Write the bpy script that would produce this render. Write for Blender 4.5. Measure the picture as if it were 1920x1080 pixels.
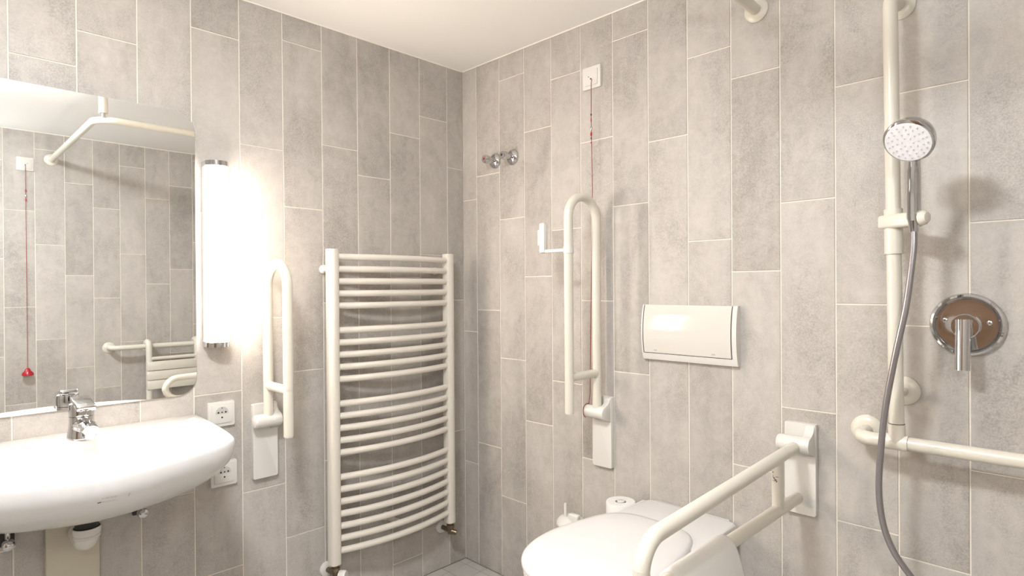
import bpy, bmesh, math, random
from mathutils import Vector, Matrix
random.seed(7)
for o in list(bpy.data.objects): bpy.data.objects.remove(o)
SC = bpy.context.scene
COL = SC.collection

# ------------------------------------------------------------------ camera
CAM = Vector((2.12127, -1.78061, 1.25446))
cd = bpy.data.cameras.new('camera'); cam = bpy.data.objects.new('camera', cd); COL.objects.link(cam)
cR = Vector((0.719535, 0.694423, -0.006782)); cU = Vector((0.001909, 0.007789, 0.999968)); cF = Vector((-0.694454, 0.719525, -0.004279))
M = Matrix.Identity(4)
for i in range(3):
    M[i][0] = cR[i]; M[i][1] = cU[i]; M[i][2] = -cF[i]; M[i][3] = CAM[i]
cam.matrix_world = M
cd.sensor_width = 36.0; cd.lens = 1115.0756*36/1920
cd.shift_x = -27.169/1920; cd.shift_y = 3.104/1920; cd.clip_start = 0.02
SC.camera = cam

# ------------------------------------------------------------------ world, exposure
w = bpy.data.worlds.new('world'); SC.world = w; w.use_nodes = True
w.node_tree.nodes['Background'].inputs[0].default_value = (0.9, 0.95, 1, 1)
w.node_tree.nodes['Background'].inputs[1].default_value = 0.3
SC.view_settings.view_transform = 'Standard'; SC.view_settings.look = 'None'
SC.view_settings.gamma = 1.0; SC.view_settings.use_curve_mapping = False
SC.view_settings.exposure = 1.88
WALL_LAMP = 19.5            # emission of the vertical lamp beside the mirror
CEIL_LAMP = (58.0, 15.0)    # emission of the ceiling lamp and of the added globe light on the opposite wall

# room: corner at the origin, left wall x=0, right wall y=0, opposite wall x=W, rear wall y=-D
W, D, H = 2.70, 3.00, 2.251

# ------------------------------------------------------------------ materials
MAT = {}
def principled(name, col, rough=0.4, metal=0.0, spec=0.5, coat=0.0):
    m = bpy.data.materials.new(name); m.use_nodes = True
    b = m.node_tree.nodes['Principled BSDF']
    b.inputs['Base Color'].default_value = (*col, 1); b.inputs['Roughness'].default_value = rough
    b.inputs['Metallic'].default_value = metal; b.inputs['Specular IOR Level'].default_value = spec
    b.inputs['Coat Weight'].default_value = coat; b.inputs['Coat Roughness'].default_value = 0.08
    MAT[name] = m
    return m
def soft_variation(m, amount=0.04, scale=9.0, bump=0.0, bscale=120.0):
    """a little procedural colour drift (and optional fine relief) on a plain material"""
    nt = m.node_tree; N, Lk = nt.nodes, nt.links; b = N['Principled BSDF']
    tc = N.new('ShaderNodeTexCoord'); nz = N.new('ShaderNodeTexNoise'); nz.inputs['Scale'].default_value = scale; nz.inputs['Detail'].default_value = 4
    Lk.new(tc.outputs['Object'], nz.inputs['Vector'])
    c = b.inputs['Base Color'].default_value[:3]
    mx = N.new('ShaderNodeMix'); mx.data_type = 'RGBA'
    mx.inputs['A'].default_value = (*[v*(1-amount) for v in c], 1); mx.inputs['B'].default_value = (*[min(1, v*(1+amount)) for v in c], 1)
    Lk.new(nz.outputs['Fac'], mx.inputs['Factor']); Lk.new(mx.outputs['Result'], b.inputs['Base Color'])
    if bump:
        n2 = N.new('ShaderNodeTexNoise'); n2.inputs['Scale'].default_value = bscale; Lk.new(tc.outputs['Object'], n2.inputs['Vector'])
        bp = N.new('ShaderNodeBump'); bp.inputs['Strength'].default_value = bump; bp.inputs['Distance'].default_value = 0.002
        Lk.new(n2.outputs['Fac'], bp.inputs['Height']); Lk.new(bp.outputs['Normal'], b.inputs['Normal'])
    return m
def emitter(name, col, strength):
    m = bpy.data.materials.new(name); m.use_nodes = True
    b = m.node_tree.nodes['Principled BSDF']
    b.inputs['Base Color'].default_value = (0.9, 0.9, 0.88, 1)
    b.inputs['Emission Color'].default_value = (*col, 1); b.inputs['Emission Strength'].default_value = strength
    MAT[name] = m; return m
def concrete_tile(name, dark, mid, light, rough=0.42, contrast=1.0):
    """concrete-look porcelain: cloudy patches, streaks along the tile, fine pitting; each tile shifted at random"""
    m = bpy.data.materials.new(name); m.use_nodes = True; MAT[name] = m
    nt = m.node_tree; N, Lk = nt.nodes, nt.links; b = N['Principled BSDF']
    tc = N.new('ShaderNodeTexCoord'); oi = N.new('ShaderNodeObjectInfo')
    sc = N.new('ShaderNodeVectorMath'); sc.operation = 'SCALE'; sc.inputs[0].default_value = (37.0, 61.0, 83.0); Lk.new(oi.outputs['Random'], sc.inputs['Scale'])
    ad = N.new('ShaderNodeVectorMath'); ad.operation = 'ADD'; Lk.new(tc.outputs['Object'], ad.inputs[0]); Lk.new(sc.outputs[0], ad.inputs[1])
    def noise(scale, detail, rough_, stretch=None, dist=0.0):
        n = N.new('ShaderNodeTexNoise'); n.inputs['Scale'].default_value = scale; n.inputs['Detail'].default_value = detail
        n.inputs['Roughness'].default_value = rough_; n.inputs['Distortion'].default_value = dist
        if stretch:
            mp = N.new('ShaderNodeMapping'); mp.inputs['Scale'].default_value = stretch; Lk.new(ad.outputs[0], mp.inputs['Vector']); Lk.new(mp.outputs[0], n.inputs['Vector'])
        else: Lk.new(ad.outputs[0], n.inputs['Vector'])
        return n
    big = noise(5.0, 6, 0.66, (1, 1, 0.55), 0.6); mid_n = noise(26.0, 8, 0.74, None, 0.8); streak = noise(30.0, 4, 0.6, (1, 1, 0.12)); fine = noise(240.0, 3, 0.8)
    def madd(a, k, c):
        q = N.new('ShaderNodeMath'); q.operation = 'MULTIPLY_ADD'; q.inputs[1].default_value = k
        Lk.new(a, q.inputs[0])
        if isinstance(c, float): q.inputs[2].default_value = c
        else: Lk.new(c, q.inputs[2])
        return q.outputs[0]
    v = madd(big.outputs['Fac'], 0.80*contrast, 0.5-0.5*(0.80+0.55+0.18+0.16)*contrast)
    v = madd(mid_n.outputs['Fac'], 0.55*contrast, v); v = madd(streak.outputs['Fac'], 0.18*contrast, v); 
    fm = N.new('ShaderNodeMath'); fm.operation = 'SUBTRACT'; Lk.new(fine.outputs['Fac'], fm.inputs[0]); fm.inputs[1].default_value = 0.5
    mk = N.new('ShaderNodeMapRange'); mk.inputs['From Min'].default_value = 0.62; mk.inputs['From Max'].default_value = 0.38
    mk.inputs['To Min'].default_value = 0.15; mk.inputs['To Max'].default_value = 1.5; Lk.new(big.outputs['Fac'], mk.inputs['Value'])
    fq = N.new('ShaderNodeMath'); fq.operation = 'MULTIPLY'; Lk.new(fm.outputs[0], fq.inputs[0]); Lk.new(mk.outputs[0], fq.inputs[1])
    v = madd(fq.outputs[0], 0.75*contrast, v)
    v = madd(oi.outputs['Random'], 0.16*contrast, v)
    cr = N.new('ShaderNodeValToRGB'); cr.color_ramp.elements[0].position = 0.18; cr.color_ramp.elements[0].color = (*dark, 1)
    cr.color_ramp.elements[1].position = 0.82; cr.color_ramp.elements[1].color = (*light, 1)
    e = cr.color_ramp.elements.new(0.5); e.color = (*mid, 1)
    Lk.new(v, cr.inputs['Fac']); Lk.new(cr.outputs['Color'], b.inputs['Base Color'])
    rr = N.new('ShaderNodeMapRange'); rr.inputs['To Min'].default_value = rough+0.12; rr.inputs['To Max'].default_value = rough-0.08
    Lk.new(mid_n.outputs['Fac'], rr.inputs['Value']); Lk.new(rr.outputs[0], b.inputs['Roughness'])
    bp = N.new('ShaderNodeBump'); bp.inputs['Strength'].default_value = 0.12; bp.inputs['Distance'].default_value = 0.001
    Lk.new(fine.outputs['Fac'], bp.inputs['Height']); Lk.new(bp.outputs['Normal'], b.inputs['Normal'])
    b.inputs['Specular IOR Level'].default_value = 0.35
    return m
concrete_tile('wall_tile', (0.305, 0.279, 0.254), (0.430, 0.399, 0.367), (0.535, 0.501, 0.464), contrast=1.15)
concrete_tile('floor_tile', (0.36, 0.34, 0.31), (0.45, 0.43, 0.40), (0.52, 0.50, 0.47), contrast=0.6)
soft_variation(principled('grout', (0.78, 0.72, 0.64), 0.85, spec=0.2), 0.08, 30, 0.2)
soft_variation(principled('floor_grout', (0.25, 0.235, 0.215), 0.9, spec=0.2), 0.1, 30)
soft_variation(principled('ceiling_paint', (0.88, 0.865, 0.84), 0.9, spec=0.15), 0.015, 3, 0.05)
soft_variation(principled('plain_wall', (0.36, 0.335, 0.30), 0.7), 0.05, 3)
soft_variation(principled('cream_coat', (0.645, 0.61, 0.53), 0.28, spec=0.5), 0.02, 6)
soft_variation(principled('radiator_enamel', (0.685, 0.64, 0.57), 0.32, spec=0.5), 0.02, 6)
soft_variation(principled('ceramic', (0.70, 0.69, 0.685), 0.08, spec=0.5, coat=0.3), 0.01, 4)
soft_variation(principled('seat_plastic', (0.70, 0.68, 0.675), 0.22), 0.01, 4)
soft_variation(principled('white_plastic', (0.66, 0.64, 0.605), 0.25), 0.015, 8)
soft_variation(principled('gloss_plastic', (0.62, 0.592, 0.545), 0.09), 0.01, 8)
soft_variation(principled('beige_panel', (0.52, 0.485, 0.385), 0.45), 0.03, 5)
soft_variation(principled('paper', (0.74, 0.725, 0.70), 0.95, spec=0.1), 0.03, 60, 0.3, 300)
soft_variation(principled('chrome', (0.60, 0.60, 0.61), 0.045, metal=1.0), 0.02, 5)
soft_variation(principled('worn_brass', (0.20, 0.15, 0.10), 0.35, metal=0.8), 0.5, 60)
soft_variation(principled('mirror_silver', (0.94, 0.96, 0.965), 0.0, metal=1.0), 0.002, 2)
soft_variation(principled('wood', (0.16, 0.095, 0.055), 0.4), 0.35, 8)
principled('dark_gap', (0.02, 0.019, 0.018), 0.6)
principled('dark_print', (0.10, 0.095, 0.09), 0.6)
principled('grey_print', (0.42, 0.41, 0.40), 0.6)
soft_variation(principled('socket_recess', (0.50, 0.49, 0.47), 0.4), 0.03, 30)
soft_variation(principled('red_cord', (0.26, 0.02, 0.02), 0.55), 0.25, 200)
soft_variation(principled('red_plastic', (0.36, 0.008, 0.014), 0.3), 0.1, 40)
soft_variation(principled('hose_grey', (0.33, 0.31, 0.32), 0.28, metal=0.75), 0.06, 30)
soft_variation(principled('nozzle_face', (0.74, 0.73, 0.75), 0.4), 0.02, 20)
soft_variation(principled('nozzle', (0.48, 0.47, 0.50), 0.5), 0.05, 40)
soft_variation(principled('sealant', (0.84, 0.78, 0.70), 0.6), 0.03, 10)
emitter('lamp_glow', (1.0, 0.86, 0.72), WALL_LAMP)
emitter('ceiling_glow_a', (0.96, 0.98, 1.0), CEIL_LAMP[0])
emitter('added_globe_glow', (0.92, 0.97, 1.0), CEIL_LAMP[1])

# ------------------------------------------------------------------ helpers
def link(name, mesh, mat=None, parent=None):
    o = bpy.data.objects.new(name, mesh); COL.objects.link(o)
    if mat: 
        if not mesh.materials: mesh.materials.append(MAT[mat])
    if parent: o.parent = parent
    return o
def finish(bm, name, smooth=38):
    bmesh.ops.recalc_face_normals(bm, faces=bm.faces[:])
    me = bpy.data.meshes.new(name); bm.to_mesh(me); bm.free()
    if smooth:
        for p in me.polygons: p.use_smooth = True
        me.set_sharp_from_angle(angle=math.radians(smooth))
    return me
def obj(name, bm, mat, parent=None, smooth=38):
    return link(name, finish(bm, name, smooth), mat, parent)
def thing(name, label, cat, loc=(0, 0, 0), rotz=0.0, group=None):
    o = bpy.data.objects.new(name, None); COL.objects.link(o); o.empty_display_size = 0.05
    o.location = loc; o.rotation_euler = (0, 0, rotz); o['label'] = label; o['category'] = cat
    if group: o['group'] = group
    return o
def tag(o, label, cat, group=None):
    o['label'] = label; o['category'] = cat
    if group: o['group'] = group
    return o
def NB(): return bmesh.new()
def box(bm, lo, hi, bevel=0.0, seg=2):
    lo, hi = Vector(lo), Vector(hi); c = (lo+hi)/2; s = hi-lo
    r = bmesh.ops.create_cube(bm, size=1.0, matrix=Matrix.Translation(c) @ Matrix.Diagonal((*s, 1)))
    if bevel:
        es = list({e for v in r['verts'] for e in v.link_edges})
        bmesh.ops.bevel(bm, geom=es, offset=bevel, segments=seg, affect='EDGES', profile=0.5)
    return bm
def frame_of(d):
    d = d.normalized(); a = Vector((0, 0, 1)) if abs(d.z) < 0.9 else Vector((1, 0, 0))
    u = d.cross(a).normalized(); return u, d.cross(u).normalized()
def tube(bm, pts, r, seg=20, caps=True, round_end=False):
    """sweep a circle along a polyline (parallel transport); r is a number or one radius per point"""
    pts = [Vector(p) for p in pts]; n = len(pts)
    rs = list(r) if isinstance(r, (list, tuple)) else [r]*n
    if round_end:
        d0 = (pts[0]-pts[1]).normalized(); d1 = (pts[-1]-pts[-2]).normalized(); r0, r1 = rs[0], rs[-1]
        k = [(0.35, 0.94), (0.7, 0.71), (0.92, 0.38)]
        pts = [pts[0]+d0*r0*a for a, _ in k[::-1]]+pts+[pts[-1]+d1*r1*a for a, _ in k]
        rs = [r0*b for _, b in k[::-1]]+rs+[r1*b for _, b in k]; n = len(pts)
    tang = []
    for i in range(n):
        a = pts[max(i-1, 0)]; b = pts[min(i+1, n-1)]; tang.append((b-a).normalized())
    u, v = frame_of(tang[0]); rings = []
    for i in range(n):
        if i:
            ax = tang[i-1].cross(tang[i])
            if ax.length > 1e-7:
                q = Matrix.Rotation(tang[i-1].angle(tang[i]), 3, ax.normalized()); u = q @ u
        u = (u - tang[i]*u.dot(tang[i])).normalized(); v = tang[i].cross(u)
        rings.append([bm.verts.new(pts[i]+(u*math.cos(2*math.pi*k/seg)+v*math.sin(2*math.pi*k/seg))*rs[i]) for k in range(seg)])
    for a, b in zip(rings[:-1], rings[1:]):
        for k in range(seg): bm.faces.new((a[k], a[(k+1) % seg], b[(k+1) % seg], b[k]))
    if caps:
        bm.faces.new(rings[0][::-1]); bm.faces.new(rings[-1])
    return bm
def fillet(pts, rad, n=10):
    pts = [Vector(p) for p in pts]; out = [pts[0]]
    for i in range(1, len(pts)-1):
        p, a, b = pts[i], pts[i-1], pts[i+1]
        r = rad[i-1] if isinstance(rad, (list, tuple)) else rad
        da = (a-p).normalized(); db = (b-p).normalized(); ang = da.angle(db)
        t = r/math.tan(ang/2); c = p+(da+db).normalized()*(r/math.sin(ang/2))
        s = p+da*t; e = p+db*t; vs = s-c; ve = e-c; tot = vs.angle(ve); ax = vs.cross(ve).normalized()
        for k in range(n+1): out.append(c+Matrix.Rotation(tot*k/n, 3, ax) @ vs)
    out.append(pts[-1]); return out
def spline(pts, n=8):
    pts = [Vector(p) for p in pts]; P = [2*pts[0]-pts[1]]+pts+[2*pts[-1]-pts[-2]]; out = []
    for i in range(1, len(P)-2):
        a, b, c, d = P[i-1:i+3]
        for k in range(n):
            t = k/n; out.append(0.5*((2*b)+(c-a)*t+(2*a-5*b+4*c-d)*t*t+(3*b-a-3*c+d)*t**3))
    out.append(pts[-1]); return out
def lathe(bm, prof, origin, axis, seg=32, close=True):
    """revolve (radius, distance along axis) pairs"""
    o = Vector(origin); ax = Vector(axis).normalized(); u, v = frame_of(ax); rings = []
    for r, h in prof:
        if r < 1e-6: rings.append([bm.verts.new(o+ax*h)])
        else: rings.append([bm.verts.new(o+ax*h+(u*math.cos(2*math.pi*k/seg)+v*math.sin(2*math.pi*k/seg))*r) for k in range(seg)])
    for a, b in zip(rings[:-1], rings[1:]):
        if len(a) == 1 and len(b) == 1: continue
        for k in range(seg):
            k2 = (k+1) % seg
            if len(a) == 1: bm.faces.new((a[0], b[k2], b[k]))
            elif len(b) == 1: bm.faces.new((a[k], a[k2], b[0]))
            else: bm.faces.new((a[k], a[k2], b[k2], b[k]))
    if close:
        if len(rings[0]) > 1: bm.faces.new(rings[0][::-1])
        if len(rings[-1]) > 1: bm.faces.new(rings[-1])
    return bm
def prism(bm, poly, fn, a, b, bevel=0.0, seg=2):
    """extrude a 2D polygon from depth a to depth b; fn(u, v, depth) -> point"""
    va = [bm.verts.new(fn(u, v, a)) for u, v in poly]; vb = [bm.verts.new(fn(u, v, b)) for u, v in poly]; n = len(poly)
    f1 = bm.faces.new(va[::-1]); f2 = bm.faces.new(vb)
    for k in range(n): bm.faces.new((va[k], va[(k+1) % n], vb[(k+1) % n], vb[k]))
    if bevel:
        bmesh.ops.bevel(bm, geom=list(f2.edges), offset=bevel, segments=seg, affect='EDGES', profile=0.5)
    return bm
def rrect(u0, u1, v0, v1, r, n=6):
    out = []
    for (cu, cv, a0) in ((u1-r, v1-r, 0), (u0+r, v1-r, 90), (u0+r, v0+r, 180), (u1-r, v0+r, 270)):
        for k in range(n+1):
            a = math.radians(a0+90*k/n); out.append((cu+r*math.cos(a), cv+r*math.sin(a)))
    return out
onY = lambda u, v, d: Vector((u, -d, v))        # on the right wall: u = x, v = z, d = distance from the wall
onX = lambda u, v, d: Vector((d, u, v))         # on the left wall: u = y, v = z
onO = lambda u, v, d: Vector((W-d, u, v))       # on the opposite wall
onZ = lambda u, v, d: Vector((u, v, d))

# ------------------------------------------------------------------ setting: shell
def structure(name, bm, mat, smooth=0, label=None):
    o = obj(name, bm, mat, None, smooth); o['kind'] = 'structure'
    if label: o['label'] = label
    return o
T = 0.10
wl = structure('wall_left', box(NB(), (-T, -D-T, 0), (-0.0022, 0, H)), 'grout')
wr = structure('wall_right', box(NB(), (-T, 0.0022, 0), (W+T, T, H)), 'grout')
wo = structure('wall_opposite', box(NB(), (W+0.0022, -D-T, 0), (W+T, 0, H)), 'grout')
wb = structure('wall_rear', box(NB(), (0, -D-T, 0), (W, -D, H)), 'plain_wall')
fl = structure('floor', box(NB(), (-T, -D-T, -0.1), (W+T, T, -0.0015)), 'floor_grout')
ce = structure('ceiling', box(NB(), (-T, -D-T, H), (W+T, T, H+0.1)), 'ceiling_paint')
dr = structure('door_1', box(NB(), (1.25, -D, 0.0), (2.15, -D+0.02, 2.03), 0.002), 'wood')
for lo, hi in (((1.19, -D, 0), (1.25, -D+0.03, 2.09)), ((2.15, -D, 0), (2.21, -D+0.03, 2.09)), ((1.25, -D, 2.03), (2.15, -D+0.03, 2.09))): obj('door_frame', box(NB(), lo, hi, 0.002), 'wood', dr)
obj('door_handle', tube(NB(), fillet([(1.33, -D+0.02, 1.03), (1.33, -D+0.07, 1.03), (1.45, -D+0.07, 1.03)], 0.015), 0.009), 'chrome', dr)
tile_cache = {}
def tile_mesh(wd, ht, mat, th=0.009, bv=0.0008):
    key = (round(wd, 4), round(ht, 4), mat)
    if key not in tile_cache:
        bm = NB(); x, z = wd/2, ht/2
        b = [bm.verts.new(p) for p in ((-x, th, -z), (x, th, -z), (x, th, z), (-x, th, z))]
        m = [bm.verts.new(p) for p in ((-x, bv, -z), (x, bv, -z), (x, bv, z), (-x, bv, z))]
        f = [bm.verts.new(p) for p in ((-x+bv, 0, -z+bv), (x-bv, 0, -z+bv), (x-bv, 0, z-bv), (-x+bv, 0, z-bv))]
        bm.faces.new(f)
        for k in range(4):
            j = (k+1) % 4; bm.faces.new((b[k], b[j], m[j], m[k])); bm.faces.new((m[k], m[j], f[j], f[k]))
        me = finish(bm, 'tile', 0); me.materials.append(MAT[mat]); tile_cache[key] = me
    return tile_cache[key]
G = 0.0038     # joint width
def tile_wall(parent, lines, offs, length, place, rotz):
    """vertical 150 x 600 tiles in columns; offs[i] = height of a joint in column i"""
    for (a, b), off in zip(zip(lines[:-1], lines[1:]), offs):
        z = 9.0 if isinstance(off, list) else off % 0.6; cuts = [0.0]+(off if isinstance(off, list) else [])
        while z < H-0.004:
            if z > 0.012: cuts.append(z)
            z += 0.6
        cuts.append(H)
        for z0, z1 in zip(cuts[:-1], cuts[1:]):
            o = link('tile', tile_mesh(b-a-G, z1-z0-G, 'wall_tile'), None, parent)
            o.location = place((a+b)/2, (z0+z1)/2); o.rotation_euler = (0, 0, rotz)
def columns(first, length):
    L = [0.0, first]
    while L[-1]+0.15 < length-0.01: L.append(L[-1]+0.15)
    L.append(length); return L
# right wall (y = 0): columns counted from the corner
offs_r = [0.454, 0.554, 0.348, 0.098, 0.28, 0.002, 0.346, [0.45, 1.10, 1.754], [0.50, 1.10, 1.401, 2.002], 0.098, 0.297, 0.002, 0.549, 0.203, 0.40, 0.10, 0.50, 0.25, 0.05]
tile_wall(wr, columns(0.0932, W), offs_r, W, lambda u, z: (u, 0, z), 0.0)
# left wall (x = 0)
offs_l = [0.598, 0.20, 0.10, 0.504, 0.0, 0.352, 0.553, 0.307, 0.595, 0.205, 0.099, 0.553, 0.30, 0.05, 0.40, 0.15, 0.50, 0.25, 0.0, 0.45, 0.2]
tile_wall(wl, columns(0.0925, D), offs_l, D, lambda u, z: (0, -u, z), math.pi/2)
# opposite wall (x = W), seen in the mirror
offs_o = [0.45, 0.05, 0.40, 0.20, 0.095, 0.30, 0.001, 0.15, 0.344, 0.552, 0.25, 0.05, 0.45, 0.2, 0.0, 0.35, 0.1, 0.5, 0.3, 0.05, 0.4]
tile_wall(wo, columns(0.035, D), offs_o, D, lambda u, z: (W, -u, z), -math.pi/2)
# floor: 100 x 100 tiles, the ones nearest the visible corner one by one, the rest as one piece
fx = [0.0, 0.048]; fy = [0.0, 0.040]
while fx[-1]+0.1 < W-0.01: fx.append(fx[-1]+0.1)
while fy[-1]+0.1 < D-0.01: fy.append(fy[-1]+0.1)
fx.append(W); fy.append(D)
rest = NB(); g = 0.003
for i in range(len(fx)-1):
    for j in range(len(fy)-1):
        a0, a1, b0, b1 = fx[i], fx[i+1], fy[j], fy[j+1]
        if a1 < 1.70 and b1 < 1.70:
            o = link('floor_tile', tile_mesh(a1-a0-g, b1-b0-g, 'floor_tile', 0.006), None, fl)
            o.location = ((a0+a1)/2, -(b0+b1)/2, 0); o.rotation_euler = (-math.pi/2, 0, 0)
        else: box(rest, (a0+g/2, -b1+g/2, -0.006), (a1-g/2, -b0-g/2, 0))
o = obj('floor_tiles_rest', rest, 'floor_tile', fl, 0); o['kind'] = 'stuff'
for n, (lo, hi) in enumerate((((0, -D, H-0.004), (0.003, 0, H)), ((0, -0.003, H-0.004), (W, 0, H)), ((W-0.003, -D, H-0.004), (W, 0, H)))):
    structure('trim_%d' % (n+1), box(NB(), lo, hi), 'sealant')

# ------------------------------------------------------------------ ceiling lamp and added globe light (out of view)
def ceiling_lamp(x, y, glow, label):
    t = thing('ceiling_lamp', label, 'lamp', (x, y, H))
    obj('housing', lathe(NB(), [(0.150, 0), (0.150, -0.018), (0.146, -0.024), (0.138, -0.024)], (0, 0, 0), (0, 0, 1), 40), 'white_plastic', t)
    n = 12; prof = [(0.138*math.cos(math.radians(90*k/n)), -0.022-0.065*math.sin(math.radians(90*k/n))) for k in range(n)]+[(0, -0.087)]
    obj('diffuser', lathe(NB(), prof, (0, 0, 0), (0, 0, 1), 40), glow, t)
ceiling_lamp(1.35, -1.68, 'ceiling_glow_a', 'round white ceiling lamp over the middle of the room')
t = thing('added_globe', 'added unseen globe light on the opposite wall near the door', 'lamp', (W, -2.15, 1.85))  # added source, stands in for light coming from beside the camera
obj('wall_plate', lathe(NB(), [(0.055, 0), (0.055, 0.010), (0.045, 0.018), (0.03, 0.02)], (0, 0, 0), (-1, 0, 0), 32), 'white_plastic', t)
obj('neck', tube(NB(), [(-0.015, 0, 0), (-0.04, 0, 0)], 0.028, 24), 'white_plastic', t)
obj('globe', lathe(NB(), [(0.11*math.sin(math.radians(a)), 0.14-0.11*math.cos(math.radians(a))) for a in range(15, 180, 11)]+[(0, 0.25)], (0, 0, 0), (-1, 0, 0), 36), 'added_globe_glow', t)

# ------------------------------------------------------------------ mirror
t = thing('wall_mirror', 'frameless mirror with rounded corners hung above the washbasin', 'mirror', (0, -1.457, 0.915))
obj('backing', prism(NB(), rrect(-0.3195, 0.3195, 0.001, 0.9065, 0.058), onX, 0.0003, 0.004), 'dark_gap', t, 30)
obj('mirror_glass', prism(NB(), rrect(-0.321, 0.321, 0, 0.908, 0.06, 10), onX, 0.004, 0.0075, 0.0006, 1), 'mirror_silver', t, 30)

# ------------------------------------------------------------------ vertical lamp beside the mirror
def dprof(hw, x0, xs, xf, n=14):
    out = [(-hw, x0), (-hw, xs)]
    for k in range(1, n): a = math.pi*(1-k/n); out.append((hw*math.cos(a), xs+(xf-xs)*math.sin(a)))
    return out+[(hw, xs), (hw, x0)]
alongZ = lambda u, v, d: Vector((v, u, d))
def wall_lamp(y, label):
    t = thing('wall_lamp', label, 'lamp', (0, y, 1.066), 0, 'tube lamps beside the mirror')
    obj('back_housing', prism(NB(), [(-0.034, 0), (-0.034, 0.032), (0.034, 0.032), (0.034, 0)], alongZ, 0.016, 0.590), 'white_plastic', t)
    obj('diffuser', prism(NB(), dprof(0.034, 0.032, 0.034, 0.070), alongZ, 0.016, 0.590), 'lamp_glow', t)
    for z in (0.0, 0.590):
        obj('end_cap', prism(NB(), dprof(0.0355, 0.0, 0.034, 0.072), alongZ, z, z+0.016), 'chrome', t)
wall_lamp(-1.080, 'lit vertical tube lamp with chrome ends right of the mirror')
wall_lamp(-1.834, 'lit vertical tube lamp left of the mirror, outside the photo')

# ------------------------------------------------------------------ sockets
def socket(y, z, label):
    t = thing('wall_socket', label, 'socket', (0, y, z), 0, 'sockets beside the washbasin')
    obj('frame', prism(NB(), rrect(-0.041, 0.041, -0.041, 0.041, 0.004), onX, 0, 0.011, 0.002), 'white_plastic', t)
    obj('insert_gap', prism(NB(), rrect(-0.0315, 0.0315, -0.0315, 0.0315, 0.002), onX, 0.010, 0.0113), 'grey_print', t)
    ins = obj('insert', prism(NB(), rrect(-0.031, 0.031, -0.030, 0.031, 0.002), onX, 0.010, 0.0135, 0.001), 'white_plastic', t)
    pts = [(0.0205*math.cos(math.radians(a)), 0.004+0.0205*math.sin(math.radians(a))) for a in range(-12, 193, 8)]
    obj('recess', prism(NB(), pts, onX, 0.0130, 0.0139), 'socket_recess', t)
    for (u, v, r) in ((-0.0115, 0.006, 0.0030), (0.0, 0.006, 0.0024), (0.0115, 0.006, 0.0030), (0.0, 0.020, 0.0018), (0.0, -0.011, 0.0028)):
        obj('pin_hole', lathe(NB(), [(r, 0.0130), (r, 0.0143)], (0, u, v), (1, 0, 0), 12), 'dark_gap', t)
socket(-1.062, 0.838, 'upper white wall socket beside the washbasin')
socket(-1.056, 0.638, 'lower white wall socket partly hidden by the washbasin')

# ------------------------------------------------------------------ washbasin
BY = -1.457
def polar_outline(half, cx, n):
    poly = spline([(x, v, 0) for x, v in half], 10); poly = [(p.x, p.y) for p in poly]
    full = poly+[(x, -v) for x, v in poly[::-1][1:]]
    out = []
    for k in range(n):
        a = 2*math.pi*k/n+1e-4; dx, dy = math.cos(a), math.sin(a); best = None
        for i in range(len(full)):
            (x1, y1), (x2, y2) = full[i], full[(i+1) % len(full)]
            ex, ey = x2-x1, y2-y1; den = dx*ey-dy*ex
            if abs(den) < 1e-12: continue
            tt = ((x1-cx)*ey-y1*ex)/den; s = ((x1-cx)*dy-y1*dx)/den
            if tt > 0 and -1e-9 <= s <= 1+1e-9 and (best is None or tt > best): best = tt
        out.append((cx+dx*best, dy*best))
    return out
NP = 128
half = [(0.001, 0.322), (0.12, 0.320), (0.26, 0.312), (0.37, 0.302), (0.425, 0.286), (0.462, 0.248), (0.492, 0.185), (0.520, 0.110), (0.535, 0.05), (0.540, 0.0)]
outl = polar_outline(half, 0.27, NP)
bm = NB(); rings = []
def ring(fn): rings.append([bm.verts.new(fn(k)) for k in range(NP)])
def scaled(s, z, cx=0.20):
    def f(k):
        x, v = outl[k]; return Vector((max(0.001, cx+(x-cx)*s), v*s, z))
    return f
def inner(ax, ay, z, cx, ex=2.5):
    def f(k):
        a = 2*math.pi*k/NP+1e-4; c, s = math.cos(a), math.sin(a)
        r = (abs(c/ax)**ex+abs(s/ay)**ex)**(-1/ex); return Vector((cx+c*r, s*r, z))
    return f
for s, z in ((0.20, 0.684), (0.38, 0.687), (0.55, 0.698), (0.70, 0.717), (0.82, 0.741), (0.91, 0.765), (0.96, 0.785), (0.988, 0.803), (0.998, 0.818), (1.0, 0.832), (0.997, 0.840), (0.988, 0.8465), (0.972, 0.850)): ring(scaled(s, z))
for ax, ay, z, cx in ((0.188, 0.262, 0.849, 0.325), (0.183, 0.256, 0.846, 0.325), (0.172, 0.243, 0.833, 0.325), (0.155, 0.222, 0.805, 0.322), (0.130, 0.19, 0.775, 0.315), (0.09, 0.13, 0.755, 0.305), (0.03, 0.04, 0.748, 0.30)): ring(inner(ax, ay, z, cx))
for a, b in zip(rings[:-1], rings[1:]):
    for k in range(NP): bm.faces.new((a[k], a[(k+1) % NP], b[(k+1) % NP], b[k]))
bm.faces.new(rings[0][::-1]); bm.faces.new(rings[-1])
t = thing('washbasin', 'white ceramic wall-hung washbasin under the mirror', 'washbasin', (0, BY, 0))
bowl_o = obj('bowl', bm, 'ceramic', t, 60)
from mathutils.bvhtree import BVHTree
bowl_bvh = BVHTree.FromPolygons([v.co for v in bowl_o.data.vertices], [p.vertices[:] for p in bowl_o.data.polygons])
obj('drain_ring', lathe(NB(), [(0.03, 0.7475), (0.032, 0.7505), (0.022, 0.7505), (0.02, 0.748), (0.0, 0.748)], (0.30, 0, 0), (0, 0, 1), 28), 'chrome', t)
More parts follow.
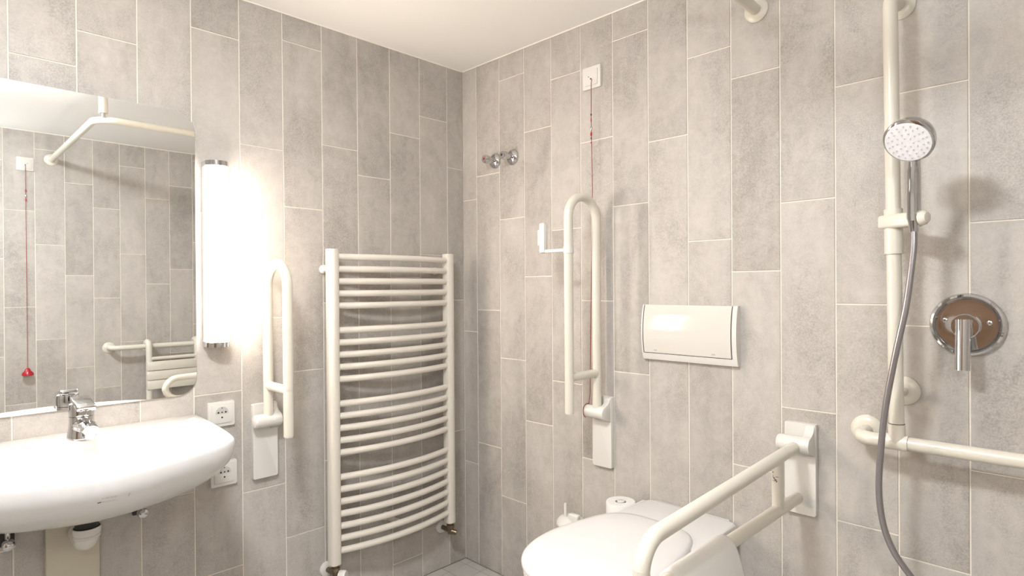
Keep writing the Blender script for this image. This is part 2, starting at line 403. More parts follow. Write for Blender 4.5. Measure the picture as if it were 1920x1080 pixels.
def decal(p, n, w_, h_, tilt, mat):
    p = Vector(p); p.y -= BY; p, n, _, _ = bowl_bvh.find_nearest(p); n = n if n.x > 0 else -n; u = Vector((-n.y, n.x, 0)).normalized(); v = n.cross(u)
    c, s_ = math.cos(math.radians(tilt)), math.sin(math.radians(tilt)); a, b = (u*c+v*s_)*w_/2, (v*c-u*s_)*h_/2
    bm = NB(); q = [bm.verts.new(p+n*0.0009+k) for k in (-a-b, a-b, a+b, -a+b)]; bm.faces.new(q)
    obj('print_mark', bm, mat, t, 0)
N1 = (0.80, -0.06, -0.60)
for k, wd in ((-0.014, 0.004), (-0.006, 0.007), (0.003, 0.005), (0.010, 0.006)): decal((0.5245+0.0005, -1.4735+k, 0.7935), N1, wd, 0.0013, 0, 'grey_print')
for k, wd in ((-0.012, 0.006), (-0.002, 0.009), (0.008, 0.007)): decal((0.5185, -1.4735+k, 0.7857), N1, wd, 0.0010, 0, 'grey_print')
decal((0.5174, -1.4925, 0.7860), N1, 0.0065, 0.0030, 12, 'dark_print')
decal((0.5225, -1.4380, 0.7905), (0.782, 0.057, -0.621), 0.0022, 0.0085, -14, 'grey_print')
# trap under the basin
t = thing('drain_trap', 'white plastic drain trap below the washbasin', 'pipe', (0.13, BY+0.006, 0.537))
obj('collar', lathe(NB(), [(0.0325, 0.072), (0.0325, 0.056), (0.030, 0.052), (0.0315, 0.050), (0.0315, 0.045), (0.028, 0.043)], (0, 0, 0), (0, 0, 1), 32), 'white_plastic', t)
obj('recess_shade', lathe(NB(), [(0.027, 0.150), (0.027, 0.073), (0.0305, 0.0725)], (0, 0, 0), (0, 0, 1), 32), 'dark_gap', t)  # near-black sleeve, paints the shade of the recess under the basin
obj('bend', tube(NB(), fillet([(0, 0, 0.0585), (0, 0, 0.030), (-0.10, 0, 0.030)], 0.027, 10), 0.0285, 28), 'white_plastic', t)
# beige cover panel
t = tag(obj('cover_panel', box(NB(), (0.001, -1.527, 0.0), (0.028, -1.404, 0.70), 0.003), 'beige_panel'), 'beige flat pipe cover panel on the wall below the washbasin', 'panel')
def stop_valve(y, label):
    t = thing('stop_valve', label, 'valve', (0, y, 0.585), 0, 'stop valves under the washbasin')
    obj('wall_plate', box(NB(), (0, -0.016, -0.016), (0.012, 0.016, 0.03), 0.003), 'dark_gap', t)
    obj('valve_body', tube(NB(), [(0.010, 0, 0.002), (0.045, 0, 0.002)], 0.009), 'chrome', t)
    obj('outlet', tube(NB(), [(0.030, 0, 0.0), (0.030, 0, 0.06)], 0.006), 'chrome', t)
    obj('knob', lathe(NB(), [(0.006, 0.042), (0.014, 0.046), (0.015, 0.055), (0.013, 0.066), (0.007, 0.071), (0, 0.072)], (0, 0, 0.0), (1, 0, 0), 20), 'chrome', t)
stop_valve(-1.302, 'chrome stop valve under the right side of the washbasin')
stop_valve(-1.606, 'chrome stop valve under the left side of the washbasin at the photo edge')
# mixer tap
t = thing('basin_tap', 'chrome single-lever tap standing on the washbasin rim', 'tap', (0.108, BY, 0.850), 0.0)
obj('body', lathe(NB(), [(0.034, 0), (0.034, 0.003), (0.0325, 0.010), (0.030, 0.026), (0.0285, 0.046), (0.0285, 0.060)], (0, 0, 0), (0, 0, 1), 40), 'chrome', t)
bm = NB(); sp_ = spline([(0.0, 0, 0.026), (0.04, 0, 0.040), (0.085, 0, 0.044), (0.125, 0, 0.038)], 6)
tube(bm, sp_, [0.024]*7+[0.021]*6+[0.019]*5+[0.018], 24)
for vv in bm.verts: vv.co.z = 0.042+(vv.co.z-0.042)*0.72
obj('spout', bm, 'chrome', t)
obj('aerator', lathe(NB(), [(0.011, 0.012), (0.011, 0.030)], (0.112, 0, 0.004), (0, 0, 1), 20), 'chrome', t)
hd = obj('handle', lathe(NB(), [(0.0287, 0.0615), (0.0290, 0.082), (0.0275, 0.094), (0.020, 0.100), (0, 0.101)], (0, 0, 0), (0, 0, 1), 40), 'chrome', t)
bm = NB(); box(bm, (-0.030, -0.022, -0.008), (0.070, 0.022, 0.008), 0.005, 3)
bmesh.ops.transform(bm, matrix=Matrix.Translation((0.004, 0, 0.100)) @ Matrix.Rotation(math.radians(9), 4, 'Y'), verts=bm.verts)
obj('lever', bm, 'chrome', hd)

# ------------------------------------------------------------------ fold-away grab bars
def grab_bar(label, loc, rotz, length, end, cross, folded, name='folding_grab_bar'):
    """local: wall at y=0, bar comes out along -y; origin at the hinge height on the wall"""
    t = thing(name, label, 'grab bar', loc, rotz, 'folding grab bars')
    rm, rf, sp, hy = 0.0165, 0.0160, 0.157, 0.045
    pl = obj('wall_plate', prism(NB(), rrect(-0.0425, 0.0425, -0.205, 0.055, 0.004), onY, 0, 0.018, 0.004), 'white_plastic', t)
    # saddle: curved cheek that carries the hinge barrel
    side = [(0.0, 0.050), (0.022, 0.050), (0.026, 0.034), (0.036, 0.026)]+[(hy+0.024*math.sin(math.radians(a)), 0.024*math.cos(math.radians(a))) for a in range(0, 181, 15)]+[(0.030, -0.030), (0.018, -0.036), (0.0, -0.036)]
    obj('saddle', prism(NB(), side, lambda u, v, d: Vector((d, -u, v)), 0.016, 0.040, 0.002), 'white_plastic', t)
    obj('hinge_barrel', tube(NB(), [(-0.044, -hy, 0), (0.034, -hy, 0)], 0.0232, 28, True, False), 'white_plastic', t)
    obj('barrel_cap', lathe(NB(), [(0.0235, 0), (0.021, 0.006), (0.012, 0.010), (0, 0.011)], (-0.044, -hy, 0), (-1, 0, 0), 28), 'white_plastic', t)
    if folded: P = lambda along, off: Vector((0, -hy-off, along))
    else: P = lambda along, off: Vector((0, -hy-along, -0.006-off*(0.937-0.10*max(0, along))-0.034*max(0, along)*(1-off/0.157)))
    path = fillet([P(0, 0), P(length, 0), P(length, sp), P(cross, sp)], [min(sp/2-0.0005, 0.062 if not folded else 1), min(sp/2-0.0005, 0.062 if not folded else 1)], 18)
    n = len(path); obj('main_tube', tube(NB(), path, [rm]*(n-20)+[rm-(rm-rf)*min(1, k/12) for k in range(20)], 24), 'cream_coat', t)
    obj('lower_tube', tube(NB(), [P(cross+0.002, sp), P(end, sp)], rf, 24), 'cream_coat', t)
    obj('cross_tube', tube(NB(), [P(cross, 0), P(cross, sp)], 0.0150, 22), 'cream_coat', t)
    q0, q1 = P(end, sp), P(end, sp)+(P(end, sp)-P(end+1, sp))*0.003
    obj('end_plug', tube(NB(), [q0, q1], rf*0.92, 24), 'white_plastic', t)
    return t
gb1 = grab_bar('folded-up cream grab bar on the wall between lamp and radiator', (0, -0.921, 0.800), math.pi/2, 0.538, -0.030, 0.120, True)
gb2 = grab_bar('folded-up cream grab bar with paper arm left of the flush plate', (0.800, 0, 0.797), 0, 0.775, 0.022, 0.143, True)
gb3 = grab_bar('folded-down cream grab bar right of the toilet', (1.502, 0, 0.806), 0, 0.79, -0.005, 0.135, False)
def tube_patch(cx, cy, r, a0, a1, z0, z1, n=4):
    bm = NB(); rows = [[bm.verts.new((cx+r*math.sin(math.radians(a0+(a1-a0)*k/n)), cy-r*math.cos(math.radians(a0+(a1-a0)*k/n)), z)) for k in range(n+1)] for z in (z0, z1)]
    for k in range(n): bm.faces.new((rows[0][k], rows[0][k+1], rows[1][k+1], rows[1][k]))
    return bm
for a0, a1, z0, z1 in ((-38, -22, -0.049, -0.046), (-30, -24, -0.062, -0.055), (-24, -8, -0.064, -0.060), (-12, 8, -0.068, -0.064), (-2, 30, -0.0585, -0.0572), (-40, 0, -0.0695, -0.0685), (4, 14, -0.072, -0.067)):
    obj('print_mark', tube_patch(0, -0.180, 0.0153, a0, a1, z0, z1), 'dark_print', gb3)
# paper arm on the folded bar
t = thing('paper_holder', 'small white paper roll arm clamped on the folded grab bar', 'holder', (0.800, -0.202, 1.382))
obj('clamp', tube(NB(), [(0, 0, -0.012), (0, 0, 0.012)], 0.0185, 24), 'white_plastic', t)
obj('arm', box(NB(), (-0.128, -0.007, -0.006), (-0.015, 0.007, 0.006), 0.003), 'white_plastic', t)
obj('roll_stop', box(NB(), (-0.130, -0.011, -0.006), (-0.104, 0.011, 0.102), 0.006), 'white_plastic', t)
obj('spring_tab', box(NB(), (-0.138, -0.009, 0.022), (-0.130, 0.009, 0.078), 0.003), 'white_plastic', t)
# hooded holder on the lowered bar
t = thing('paper_cover', 'white plastic paper cover hung on the lowered grab bar', 'holder', (1.502, -0.61, 0.649))
prof = [(-0.046, -0.125), (-0.042, -0.05), (-0.034, 0.005), (-0.022, 0.028), (0.0, 0.038), (0.022, 0.028), (0.036, 0.002), (0.052, -0.05), (0.062, -0.125)]
prof = [(p.x, p.y) for p in spline([(a, b, 0) for a, b in prof], 6)]
bm = NB(); ys = [-0.120, -0.117, -0.108, 0.108, 0.117, 0.120]; ss = [0.90, 0.96, 1.0, 1.0, 0.96, 0.90]
rg = [[bm.verts.new((u*s, y, v*s if v > 0 else v)) for u, v in prof] for y, s in zip(ys, ss)]
for a, b in zip(rg[:-1], rg[1:]):
    for k in range(len(prof)-1): bm.faces.new((a[k], a[k+1], b[k+1], b[k]))
bm.faces.new(rg[0]); bm.faces.new(rg[-1][::-1])
obj('hood', bm, 'white_plastic', t, 50)
obj('screw_cap', lathe(NB(), [(0.012, 0), (0.012, 0.003), (0.006, 0.005), (0, 0.005)], (0, -0.118, 0.012), (0, -1, 0), 20), 'white_plastic', t)

# ------------------------------------------------------------------ towel radiator
t = thing('towel_radiator', 'cream ladder towel radiator with curved bars in the corner', 'radiator', (0.001, 0, 0))
ZB, ZT = 0.228, 1.401
def collector(yc):
    pr_ = [(yc-0.019, 0.050), (yc-0.019, 0.080), (yc-0.014, 0.0865), (yc, 0.089), (yc+0.014, 0.0865), (yc+0.019, 0.080), (yc+0.019, 0.050)]
    return prism(NB(), pr_, lambda u, v, d: Vector((v, u, d)), ZB, ZT)
YL, YR = -0.690, -0.145
obj('collector', collector(YL), 'radiator_enamel', t, 50); obj('collector', collector(YR), 'radiator_enamel', t, 50)
idx = [0, 1, 2, 3, 4, 6, 7, 8, 9, 10, 12, 13, 14, 15, 16, 18, 19, 20, 21, 22, 23, 24]
ym, hl = (YL+YR)/2, (YR-YL)/2-0.017
path = [(0.068+0.040*(1-(s/14)**2), ym+hl*s/14, 0) for s in range(-14, 15)]
bar_me = finish(tube(NB(), path, 0.0124, 18), 'heating_bar', 40); bar_me.materials.append(MAT['radiator_enamel'])
for i in idx:
    o = link('heating_bar', bar_me, None, t); o.location = (0, 0, 1.3725-i*0.04585)
for (y, z, xe) in ((-0.692, 1.327, 0.055), (-0.168, 1.327, 0.070), (-0.43, 0.318, 0.10)):
    obj('mounting_stub', lathe(NB(), [(0.017, 0), (0.017, 0.006), (0.011, 0.012), (0.011, xe)], (0, y, z), (1, 0, 0), 24), 'radiator_enamel', t)
for yc, turn in ((YL, 1), (YR, -1)):
    nut = obj('valve_nut', lathe(NB(), [(0.0125, 0), (0.0125, -0.010), (0.017, -0.012), (0.017, -0.024), (0.012, -0.026), (0.012, -0.05), (0, -0.052)], (0.069, yc, ZB), (0, 0, 1), 8), 'worn_brass', t, 20)
    obj('valve_pipe', tube(NB(), [(0.069, yc, ZB-0.038), (0.0, yc, ZB-0.038)], 0.010), 'worn_brass', t)
    obj('pipe_rosette', lathe(NB(), [(0.028, 0), (0.027, 0.008), (0.018, 0.014), (0.011, 0.014)], (0, yc, ZB-0.038), (1, 0, 0), 24), 'white_plastic', t)
obj('valve_knob', lathe(NB(), [(0.012, 0.012), (0.020, 0.016), (0.021, 0.036), (0.018, 0.042), (0, 0.043)], (0.069, YL, ZB-0.042), (0.8, 0.6, 0), 24), 'white_plastic', t)
obj('valve_stem', tube(NB(), [(0.069, YR, ZB-0.038), (0.069+0.022, YR+0.016, ZB-0.046)], 0.011), 'worn_brass', t)

# ------------------------------------------------------------------ right wall: alarm cords
def alarm_switch(label, place, rot, cord, handle_at=None):
    t = thing('alarm_pull_switch', label, 'switch', place, rot)
    obj('frame', prism(NB(), rrect(-0.041, 0.041, -0.041, 0.041, 0.003), onY, 0, 0.010, 0.002), 'white_plastic', t)
    obj('cover', prism(NB(), rrect(-0.029, 0.029, -0.029, 0.029, 0.002), onY, 0.009, 0.014, 0.001), 'white_plastic', t)
    obj('cord_hole', lathe(NB(), [(0.003, 0.0130), (0.003, 0.0147)], (0, 0, -0.006), (0, -1, 0), 12), 'dark_gap', t)
    obj('indicator', lathe(NB(), [(0.0018, 0.0130), (0.0018, 0.0147)], (-0.010, 0, 0.003), (0, -1, 0), 10), 'dark_gap', t)
    obj('cord', tube(NB(), cord, 0.0013, 8), 'red_cord', t)
    return t
t = alarm_switch('white alarm switch with a red pull cord above the folded grab bar', (0.756, 0, 2.035), 0,
    [(0.001, -0.013, -0.006), (0.011, -0.022, -0.012), (0.0120, -0.027, -0.03), (0.0117, -0.028, -0.17), (0.0125, -0.026, -0.30), (0.0130, -0.024, -0.42), (0.002, -0.022, -0.80), (-0.004, -0.024, -1.18), (-0.0045, -0.030, -1.206)]+[(-0.0015, -0.045-0.0255*math.sin(math.radians(a)), -1.238+0.0255*math.cos(math.radians(a))) for a in range(-25, 170, 13)])
for (z, r, h, m) in ((-0.145, 0.0026, 0.008, 'dark_gap'), (-0.165, 0.0022, 0.018, 'red_plastic'), (-0.195, 0.0042, 0.016, 'chrome'), (-0.217, 0.0036, 0.015, 'red_plastic'), (-0.232, 0.0024, 0.008, 'dark_gap'), (-0.248, 0.0026, 0.007, 'red_plastic')):
    obj('cord_connector', lathe(NB(), [(r*0.6, -h/2), (r, -h/4), (r, h/4), (r*0.6, h/2)], (0.0118, -0.028, z), (0, 0, 1), 12), m, t)
t = alarm_switch('white alarm switch with red pull cord mirrored above the tap', (W, -1.280, 2.040), -math.pi/2,
    [(0, -0.013, -0.006), (0, -0.020, -0.012), (0.0, -0.024, -0.03), (0.0, -0.024, -1.275)])
for (z, r, h, m) in ((-0.17, 0.004, 0.016, 'red_plastic'), (-0.20, 0.0045, 0.016, 'chrome'), (-0.225, 0.004, 0.016, 'red_plastic')):
    obj('cord_connector', lathe(NB(), [(r*0.6, -h/2), (r, -h/4), (r, h/4), (r*0.6, h/2)], (0, -0.024, z), (0, 0, 1), 12), m, t)
obj('pull_handle', lathe(NB(), [(0.004, 0), (0.012, -0.006), (0.016, -0.018), (0.028, -0.030), (0.030, -0.044), (0.026, -0.046), (0, -0.046)], (0, -0.032, -1.265), (0, 0, 1), 20), 'red_plastic', t)

# ------------------------------------------------------------------ angle valves
def angle_valve(x, dot, label):
    t = thing('angle_valve', label, 'valve', (x, 0, 1.806), 0, 'chrome valves high on the wall')
    obj('rosette', lathe(NB(), [(0.034, 0), (0.034, 0.002), (0.031, 0.009), (0.022, 0.016), (0.013, 0.018)], (0, 0, 0), (0, -1, 0), 32), 'chrome', t)
    obj('stem', tube(NB(), [(0, -0.015, 0), (0, -0.042, 0)], 0.0125), 'chrome', t)
    k = obj('knob', lathe(NB(), [(0.012, 0.040), (0.017, 0.043), (0.0185, 0.050), (0.0175, 0.062), (0.0145, 0.067), (0.006, 0.068), (0, 0.068)], (0, 0, 0), (0, -1, 0), 28), 'chrome', t)
    obj('colour_dot', lathe(NB(), [(0.0055, 0.0675), (0.005, 0.0688), (0, 0.0690)], (0, 0, 0), (0, -1, 0), 16), dot, k)
angle_valve(0.2195, 'red_plastic', 'chrome angle valve with a red dot, nearer the corner')
angle_valve(0.3290, 'dark_gap', 'chrome angle valve with a dark dot, farther from the corner')

# ------------------------------------------------------------------ flush plate
t = thing('flush_plate', 'cream plastic flush plate on the wall above the toilet', 'flush plate', (1.150, 0, 1.098))
def bulge(v, h=0.0935): return 0.016+0.014*(1-(v/h)**2)**0.8 if abs(v) < h else 0.016
vs = [-0.0935+0.187*k/24 for k in range(25)]
def bulged(u0, u1, v0, v1, extra, back, r):
    bm = NB(); nu, nv = 24, 24; rows = []
    for j in range(nv+1):
        v = v0+(v1-v0)*j/nv; row = []
        for i in range(nu+1):
            u = u0+(u1-u0)*i/nu
            du = max(0, r-(u-u0), r-(u1-u)); dv = max(0, r-(v-v0), r-(v1-v))
            row.append(bm.verts.new((u, -(bulge(v)+extra), v)))
        rows.append(row)
    for j in range(nv):
        for i in range(nu): bm.faces.new((rows[j][i], rows[j][i+1], rows[j+1][i+1], rows[j+1][i]))
    bd = [rows[0][i] for i in range(nu+1)]+[rows[j][nu] for j in range(1, nv+1)]+[rows[nv][i] for i in range(nu-1, -1, -1)]+[rows[j][0] for j in range(nv-1, 0, -1)]
    bk = [bm.verts.new((p.co.x, -back, p.co.z)) for p in bd]; n = len(bd)
    ed = []
    for k in range(n): bm.faces.new((bd[k], bk[k], bk[(k+1) % n], bd[(k+1) % n]))
    bm.faces.new(bk)
    if r:
        es = [e for e in bm.edges if (e.verts[0] in bd and e.verts[1] in bd and e.is_manifold and e.calc_face_angle(0) > 0.9)]
        bmesh.ops.bevel(bm, geom=es, offset=r, segments=3, affect='EDGES', profile=0.5)
    return bm
obj('frame', bulged(-0.170, 0.170, -0.0935, 0.0935, 0.0, 0.0, 0.005), 'white_plastic', t, 45)
obj('gap', bulged(-0.1640, 0.1550, -0.0712, 0.0925, 0.0008, 0.010, 0.0), 'dark_gap', t, 45)
fp = obj('push_panel', bulged(-0.1595, 0.1530, -0.0690, 0.0935, 0.0030, 0.010, 0.002), 'gloss_plastic', t, 45)
for u in (-0.115, 0.095):
    obj('print', box(NB(), (u-0.006, -(bulge(-0.060)+0.0038), -0.0620), (u+0.006, -(bulge(-0.060)+0.0022), -0.0580)), 'grey_print', fp)

# ------------------------------------------------------------------ toilet
TX = 1.130
t = thing('toilet', 'white ceramic toilet with closed lid between the grab bars', 'toilet', (TX, 0, 0))
def lid_outline(grow=0.0):
    half = [(0.0, -0.168), (0.08, -0.173), (0.137, -0.202), (0.168, -0.254), (0.188, -0.33), (0.200, -0.41), (0.203, -0.48), (0.190, -0.555), (0.160, -0.62), (0.110, -0.668), (0.05, -0.692), (0.0, -0.697)]
    pts = [(p.x, p.y) for p in spline([(a, b, 0) for a, b in half], 8)]
    pts = [(x*0.962, -0.44+(y+0.44)*0.985) for x, y in pts]
    full = pts+[(-x, y) for x, y in pts[::-1][1:-1]]
    if grow:
        cx, cy = 0, -0.44; full = [(cx+(x-cx)*(1+grow/0.2), cy+(y-cy)*(1+grow/0.25)) for x, y in full]
    return full
def loft(rings_):
    bm = NB(); rr = [[bm.verts.new(p) for p in ring_] for ring_ in rings_]; n = len(rr[0])
    for a, b in zip(rr[:-1], rr[1:]):
        for k in range(n): bm.faces.new((a[k], a[(k+1) % n], b[(k+1) % n], b[k]))
    bm.faces.new(rr[0][::-1]); bm.faces.new(rr[-1]); return bm
def rings_of(spec): return [[Vector((x, y, z)) for x, y in lid_outline(gw)] for gw, z in spec]
obj('lid', loft(rings_of([(-0.006, 0.508), (0.0, 0.511), (0.001, 0.518), (-0.002, 0.526), (-0.010, 0.531), (-0.03, 0.534), (-0.08, 0.5365), (-0.15, 0.537)])), 'seat_plastic', t, 50)
obj('seat_ring', loft(rings_of([(-0.010, 0.484), (-0.004, 0.487), (-0.003, 0.502), (-0.008, 0.506)])), 'seat_plastic', t, 50)
def bowl_ring(sx, sy, cy, z): return [Vector((x*sx, cy+(y+0.44)*sy, z)) for x, y in lid_outline()]
obj('bowl', loft([bowl_ring(0.55, 0.62, -0.30, 0.0), bowl_ring(0.55, 0.62, -0.30, 0.06), bowl_ring(0.58, 0.66, -0.31, 0.16), bowl_ring(0.72, 0.78, -0.36, 0.28), bowl_ring(0.88, 0.92, -0.40, 0.39), bowl_ring(0.94, 0.965, -0.42, 0.45), bowl_ring(0.95, 0.97, -0.42, 0.478), bowl_ring(0.93, 0.955, -0.42, 0.484)]), 'ceramic', t, 50)
bm = NB(); pl = rrect(-0.143, 0.187, -0.285, -0.0015, 0.035, 8)
prism(bm, pl, onZ, 0.0, 0.520, 0.012, 4); obj('rear_box', bm, 'ceramic', t, 50)
for sx in (-0.075, 0.075): obj('hinge', tube(NB(), [(sx-0.02, -0.205, 0.512), (sx+0.02, -0.205, 0.512)], 0.008, 16), 'seat_plastic', t)
# spare paper roll beside the cistern box
t = thing('paper_roll', 'spare white toilet paper roll on a post left of the cistern box', 'toilet roll', (0.928, -0.082, 0.415))
obj('roll', lathe(NB(), [(0.018, 0.0), (0.049, 0.0), (0.051, 0.003), (0.051, 0.095), (0.049, 0.098), (0.020, 0.098), (0.018, 0.096)], (0, 0, 0), (0, 0, 1), 48, False), 'paper', t)
obj('core', lathe(NB(), [(0.0185, 0.0), (0.0185, 0.094)], (0, 0, 0), (0, 0, 1), 32, False), 'socket_recess', t)
t = thing('roll_post', 'white wall bracket and post holding the spare paper roll', 'holder', (0.928, -0.082, 0.405))
obj('post', lathe(NB(), [(0.010, 0.004), (0.010, 0.098), (0.0135, 0.100), (0.0135, 0.109), (0.011, 0.111), (0, 0.112)], (0, 0, 0), (0, 0, 1), 24), 'white_plastic', t)
obj('base_disc', lathe(NB(), [(0.045, -0.004), (0.045, 0.006), (0.010, 0.008)], (0, 0, 0), (0, 0, 1), 32), 'white_plastic', t)
obj('bracket', box(NB(), (-0.012, 0.035, -0.005), (0.012, 0.082, 0.005), 0.002), 'white_plastic', t)
obj('rosette', lathe(NB(), [(0.022, 0), (0.021, 0.008), (0.012, 0.010)], (0, 0.082, 0), (0, -1, 0), 24), 'white_plastic', t)
# toilet brush set
t = thing('toilet_brush', 'white toilet brush in a wall holder left of the toilet', 'toilet brush', (0.700, -0.075, 0.0))
obj('cup', lathe(NB(), [(0.0, 0.16), (0.040, 0.16), (0.046, 0.17), (0.050, 0.32), (0.047, 0.322), (0.043, 0.18)], (0, 0, 0), (0, 0, 1), 32, False), 'white_plastic', t)
obj('lid', lathe(NB(), [(0.054, 0.372), (0.052, 0.384), (0.040, 0.396), (0.020, 0.402), (0.006, 0.404)], (-0.004, 0, 0), (0, 0, 1), 32), 'white_plastic', t)
obj('handle', tube(NB(), [(-0.012, -0.02, 0.20), (-0.012, -0.02, 0.446)], [0.0066, 0.0055], 16, True, True), 'white_plastic', t)
obj('bracket', box(NB(), (0.008, -0.030, 0.34), (0.052, -0.008, 0.420), 0.006, 3), 'white_plastic', t)
obj('bracket_arm', box(NB(), (0.016, -0.012, 0.345), (0.044, 0.075, 0.375), 0.004), 'white_plastic', t)

# ------------------------------------------------------------------ shower rail
t = thing('shower_grab_rail', 'cream angled shower rail with tall upright around the wet corner', 'grab rail', (0, 0, 0))
RZ, RO, RR = 0.866, 0.095, 0.0165
def flange(x, y, z, n, r=0.036):
    obj('wall_flange', lathe(NB(), [(r, 0), (r, 0.004), (r-0.006, 0.010), (r-0.014, 0.013), (0.016, 0.014)], (x, y, z), n, 32), 'cream_coat', t)
path = fillet([(1.671, -0.008, RZ), (1.671, -RO, RZ), (W-0.09, -RO, RZ), (W-0.09, -0.856, RZ), (W-0.008, -0.856, RZ)], [0.04, 0.06, 0.045], 10)
obj('horizontal_tube', tube(NB(), path, RR, 24), 'cream_coat', t)
flange(1.671, 0, RZ, (0, -1, 0), 0.040); flange(W, -0.856, RZ, (-1, 0, 0))
XT, XB = 1.749, 1.760
up = fillet([(XB, -RO-0.002, RZ), (XT, -RO-0.002, 1.972), (XT, -0.008, 1.972)], 0.04, 10)
obj('upright_tube', tube(NB(), up, RR, 24), 'cream_coat', t)
flange(1.751, 0, 1.972, (0, -1, 0), 0.035); flange(1.757, 0, 0.981, (0, -1, 0), 0.036)
obj('stay', tube(NB(), [(1.757, -0.008, 0.981), (1.757, -RO, 0.981)], 0.0115), 'cream_coat', t)
lerp = lambda z: XB+(XT-XB)*(z-RZ)/(1.972-RZ)
obj('tee_joint', tube(NB(), [(1.735, -RO, RZ), (1.784, -RO, RZ)], 0.0195, 24), 'cream_coat', t)
obj('tee_socket', tube(NB(), [(XB, -RO-0.001, RZ), (lerp(0.912), -RO-0.002, 0.912)], 0.0185, 24), 'cream_coat', t)
obj('joint_ring', tube(NB(), [(lerp(0.912), -RO-0.002, 0.912), (lerp(0.9132), -RO-0.002, 0.9132)], 0.0175, 24), 'dark_gap', t)
sl = obj('slider', tube(NB(), [(lerp(1.330), -RO-0.002, 1.330), (lerp(1.44), -RO-0.002, 1.44)], 0.0205, 28), 'cream_coat', t)
bm = NB(); box(bm, (-0.027, -0.024, -0.017), (0.068, 0.020, 0.017), 0.007, 3)
bmesh.ops.transform(bm, matrix=Matrix.Translation((lerp(1.41), -RO-0.002, 1.409)) @ Matrix.Rotation(math.radians(-28), 4, 'Z'), verts=bm.verts)
obj('head_holder', bm, 'cream_coat', sl)
obj('clamp_knob', lathe(NB(), [(0.017, 0), (0.017, 0.008), (0.012, 0.015), (0, 0.017)], (1.822, -0.150, 1.409), (0.86, -0.35, 0), 24), 'cream_coat', sl)
# hand shower
t = thing('hand_shower', 'chrome hand shower with round white spray face on the upright', 'shower', (0, 0, 0))
HB, HC = Vector((1.8065, -0.142, 1.378)), Vector((1.8185, -0.250, 1.572))
nrm = Vector((-0.16, -0.77, -0.62)).normalized()
obj('head', lathe(NB(), [(0.0, -0.036), (0.022, -0.035), (0.038, -0.029), (0.0475, -0.018), (0.0515, -0.004), (0.0515, 0.004), (0.047, 0.0075)], HC, nrm, 48), 'chrome', t)
fc = obj('spray_face', lathe(NB(), [(0.0465, 0.0060), (0.046, 0.0085), (0.03, 0.0092), (0, 0.0094)], HC, nrm, 48), 'nozzle_face', t)
u, v = frame_of(nrm); bm = NB()
for ring_n, rad in ((6, 0.011), (10, 0.021), (14, 0.031), (18, 0.039)):
    for k in range(ring_n):
        a = 2*math.pi*(k+0.3*ring_n)/ring_n
        lathe(bm, [(0.0016, 0.0085), (0.0014, 0.0108), (0, 0.0110)], HC+(u*math.cos(a)+v*math.sin(a))*rad, nrm, 8)
o = obj('spray_nozzles', bm, 'nozzle', fc); o['kind'] = 'stuff'
HE = HC-nrm*0.022; H0 = HB+Vector((0, -0.004, 0.032))
obj('handle', tube(NB(), spline([H0, H0.lerp(HE, 0.3), H0.lerp(HE, 0.6)+Vector((0, 0.006, 0)), HE+Vector((0, 0.010, -0.030)), HE], 6), [0.0150]*7+[0.0145]*6+[0.0135]*6+[0.012]*6, 24), 'chrome', t)
obj('hose_nut', tube(NB(), [H0, HB], [0.0138, 0.0092], 20), 'chrome', t)
hose = [HB+Vector((0.0, -0.002, 0.004)), (1.8055, -0.148, 1.33), (1.7930, -0.155, 1.209), (1.7724, -0.16, 1.0948), (1.7509, -0.16, 0.9654), (1.7392, -0.16, 0.8481), (1.7354, -0.16, 0.7571), (1.7431, -0.158, 0.6818), (1.7619, -0.155, 0.6232), (1.7923, -0.145, 0.5721), (1.83, -0.125, 0.52), (1.87, -0.10, 0.475), (1.905, -0.072, 0.44), (1.915, -0.055, 0.40), (1.915, -0.05, 0.385)]
hp = spline(hose, 8)
obj('hose', tube(NB(), hp, 0.0074, 16), 'hose_grey', t)
t = thing('hose_outlet', 'chrome wall elbow feeding the shower hose low on the wall', 'pipe', (1.915, 0, 0.40))
obj('rosette', lathe(NB(), [(0.028, 0), (0.027, 0.006), (0.012, 0.010)], (0, 0, -0.05), (0, -1, 0), 28), 'chrome', t)
obj('elbow', tube(NB(), fillet([(0, -0.005, -0.05), (0, -0.05, -0.05), (0, -0.05, -0.012)], 0.015, 6), 0.010, 18), 'chrome', t)
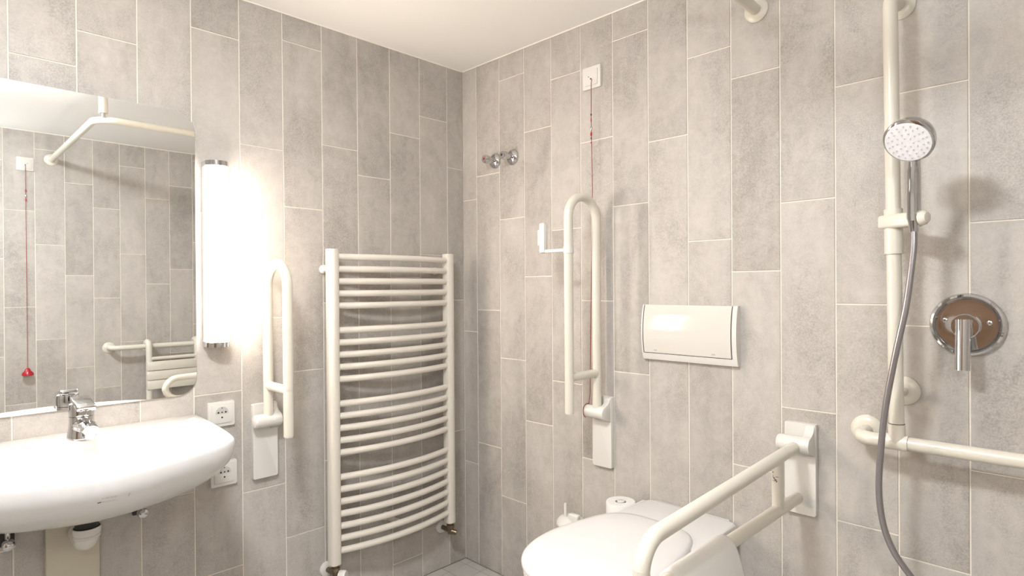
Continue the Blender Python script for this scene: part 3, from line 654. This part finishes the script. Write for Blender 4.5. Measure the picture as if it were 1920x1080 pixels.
# shower mixer
t = thing('shower_mixer', 'round chrome shower mixer plate with a hanging lever', 'tap', (1.8885, 0, 1.156))
obj('plate', lathe(NB(), [(0.076, 0), (0.0765, 0.006), (0.0735, 0.012), (0.0685, 0.0145), (0.0645, 0.012), (0.0615, 0.007), (0.050, 0.0065), (0.028, 0.0085), (0.0, 0.009)], (0, 0, 0), (0, -1, 0), 64), 'chrome', t, 30)
obj('hub', lathe(NB(), [(0.0295, 0.004), (0.0295, 0.036), (0.027, 0.039), (0, 0.040)], (0, 0, -0.002), (0, -1, 0), 40), 'chrome', t)
obj('lever', tube(NB(), [(-0.001, -0.055, 0.014), (-0.001, -0.066, -0.104)], [0.0155, 0.0150], 28, True, False), 'chrome', t)
obj('lever_neck', tube(NB(), [(-0.001, -0.030, 0.0), (-0.001, -0.058, 0.0)], 0.016, 28), 'chrome', t)
for sx, sz in ((-0.044, 0.010), (0.044, 0.006)): obj('screw', lathe(NB(), [(0.0055, 0.006), (0.0055, 0.0095), (0.003, 0.0105), (0, 0.0105)], (sx, 0, sz), (0, -1, 0), 16), 'chrome', t)

# ------------------------------------------------------------------ curtain rail
t = thing('curtain_rail', 'cream angled shower curtain rail below the ceiling', 'curtain rail', (0, 0, 0))
CX, CY, CZ = 1.376, -1.152, 2.084
obj('rail_tube', tube(NB(), fillet([(CX, -0.006, CZ), (CX, CY, CZ), (W-0.006, CY, CZ)], 0.09, 14), 0.0165, 24), 'cream_coat', t)
for p, n in (((CX, 0, CZ), (0, -1, 0)), ((W, CY, CZ), (-1, 0, 0))):
    obj('wall_flange', lathe(NB(), [(0.036, 0), (0.036, 0.005), (0.031, 0.010), (0.017, 0.012)], p, n, 32), 'cream_coat', t)
obj('ceiling_hanger', tube(NB(), [(CX+0.005, CY+0.03, CZ+0.03), (CX+0.005, CY+0.03, H)], 0.0195, 24), 'cream_coat', t)
obj('hanger_clip', tube(NB(), [(CX+0.005, CY+0.03, CZ+0.010), (CX+0.005, CY+0.03, CZ+0.03)], 0.008, 16), 'chrome', t)

# ------------------------------------------------------------------ hanging shower seat on the opposite wall
t = thing('shower_chair', 'white slatted hanging shower chair seen in the mirror', 'shower chair', (W-0.09, -0.50, RZ))
for sy in (-0.150, 0.150):
    obj('hook_post', tube(NB(), fillet([(0.035, sy, -0.03), (0.035, sy, 0.030), (-0.035, sy, 0.030), (-0.035, sy, -0.36)], [0.03, 0.03], 8), 0.0190, 18), 'cream_coat', t)
obj('back_frame', tube(NB(), [(-0.040, -0.150, -0.084), (-0.040, 0.150, -0.084)], 0.012, 16), 'cream_coat', t)
for k in range(3):
    obj('seat_slat', box(NB(), (-0.062, -0.168, -0.165-0.0645*k), (-0.038, 0.168, -0.104-0.0645*k), 0.006), 'cream_coat', t)
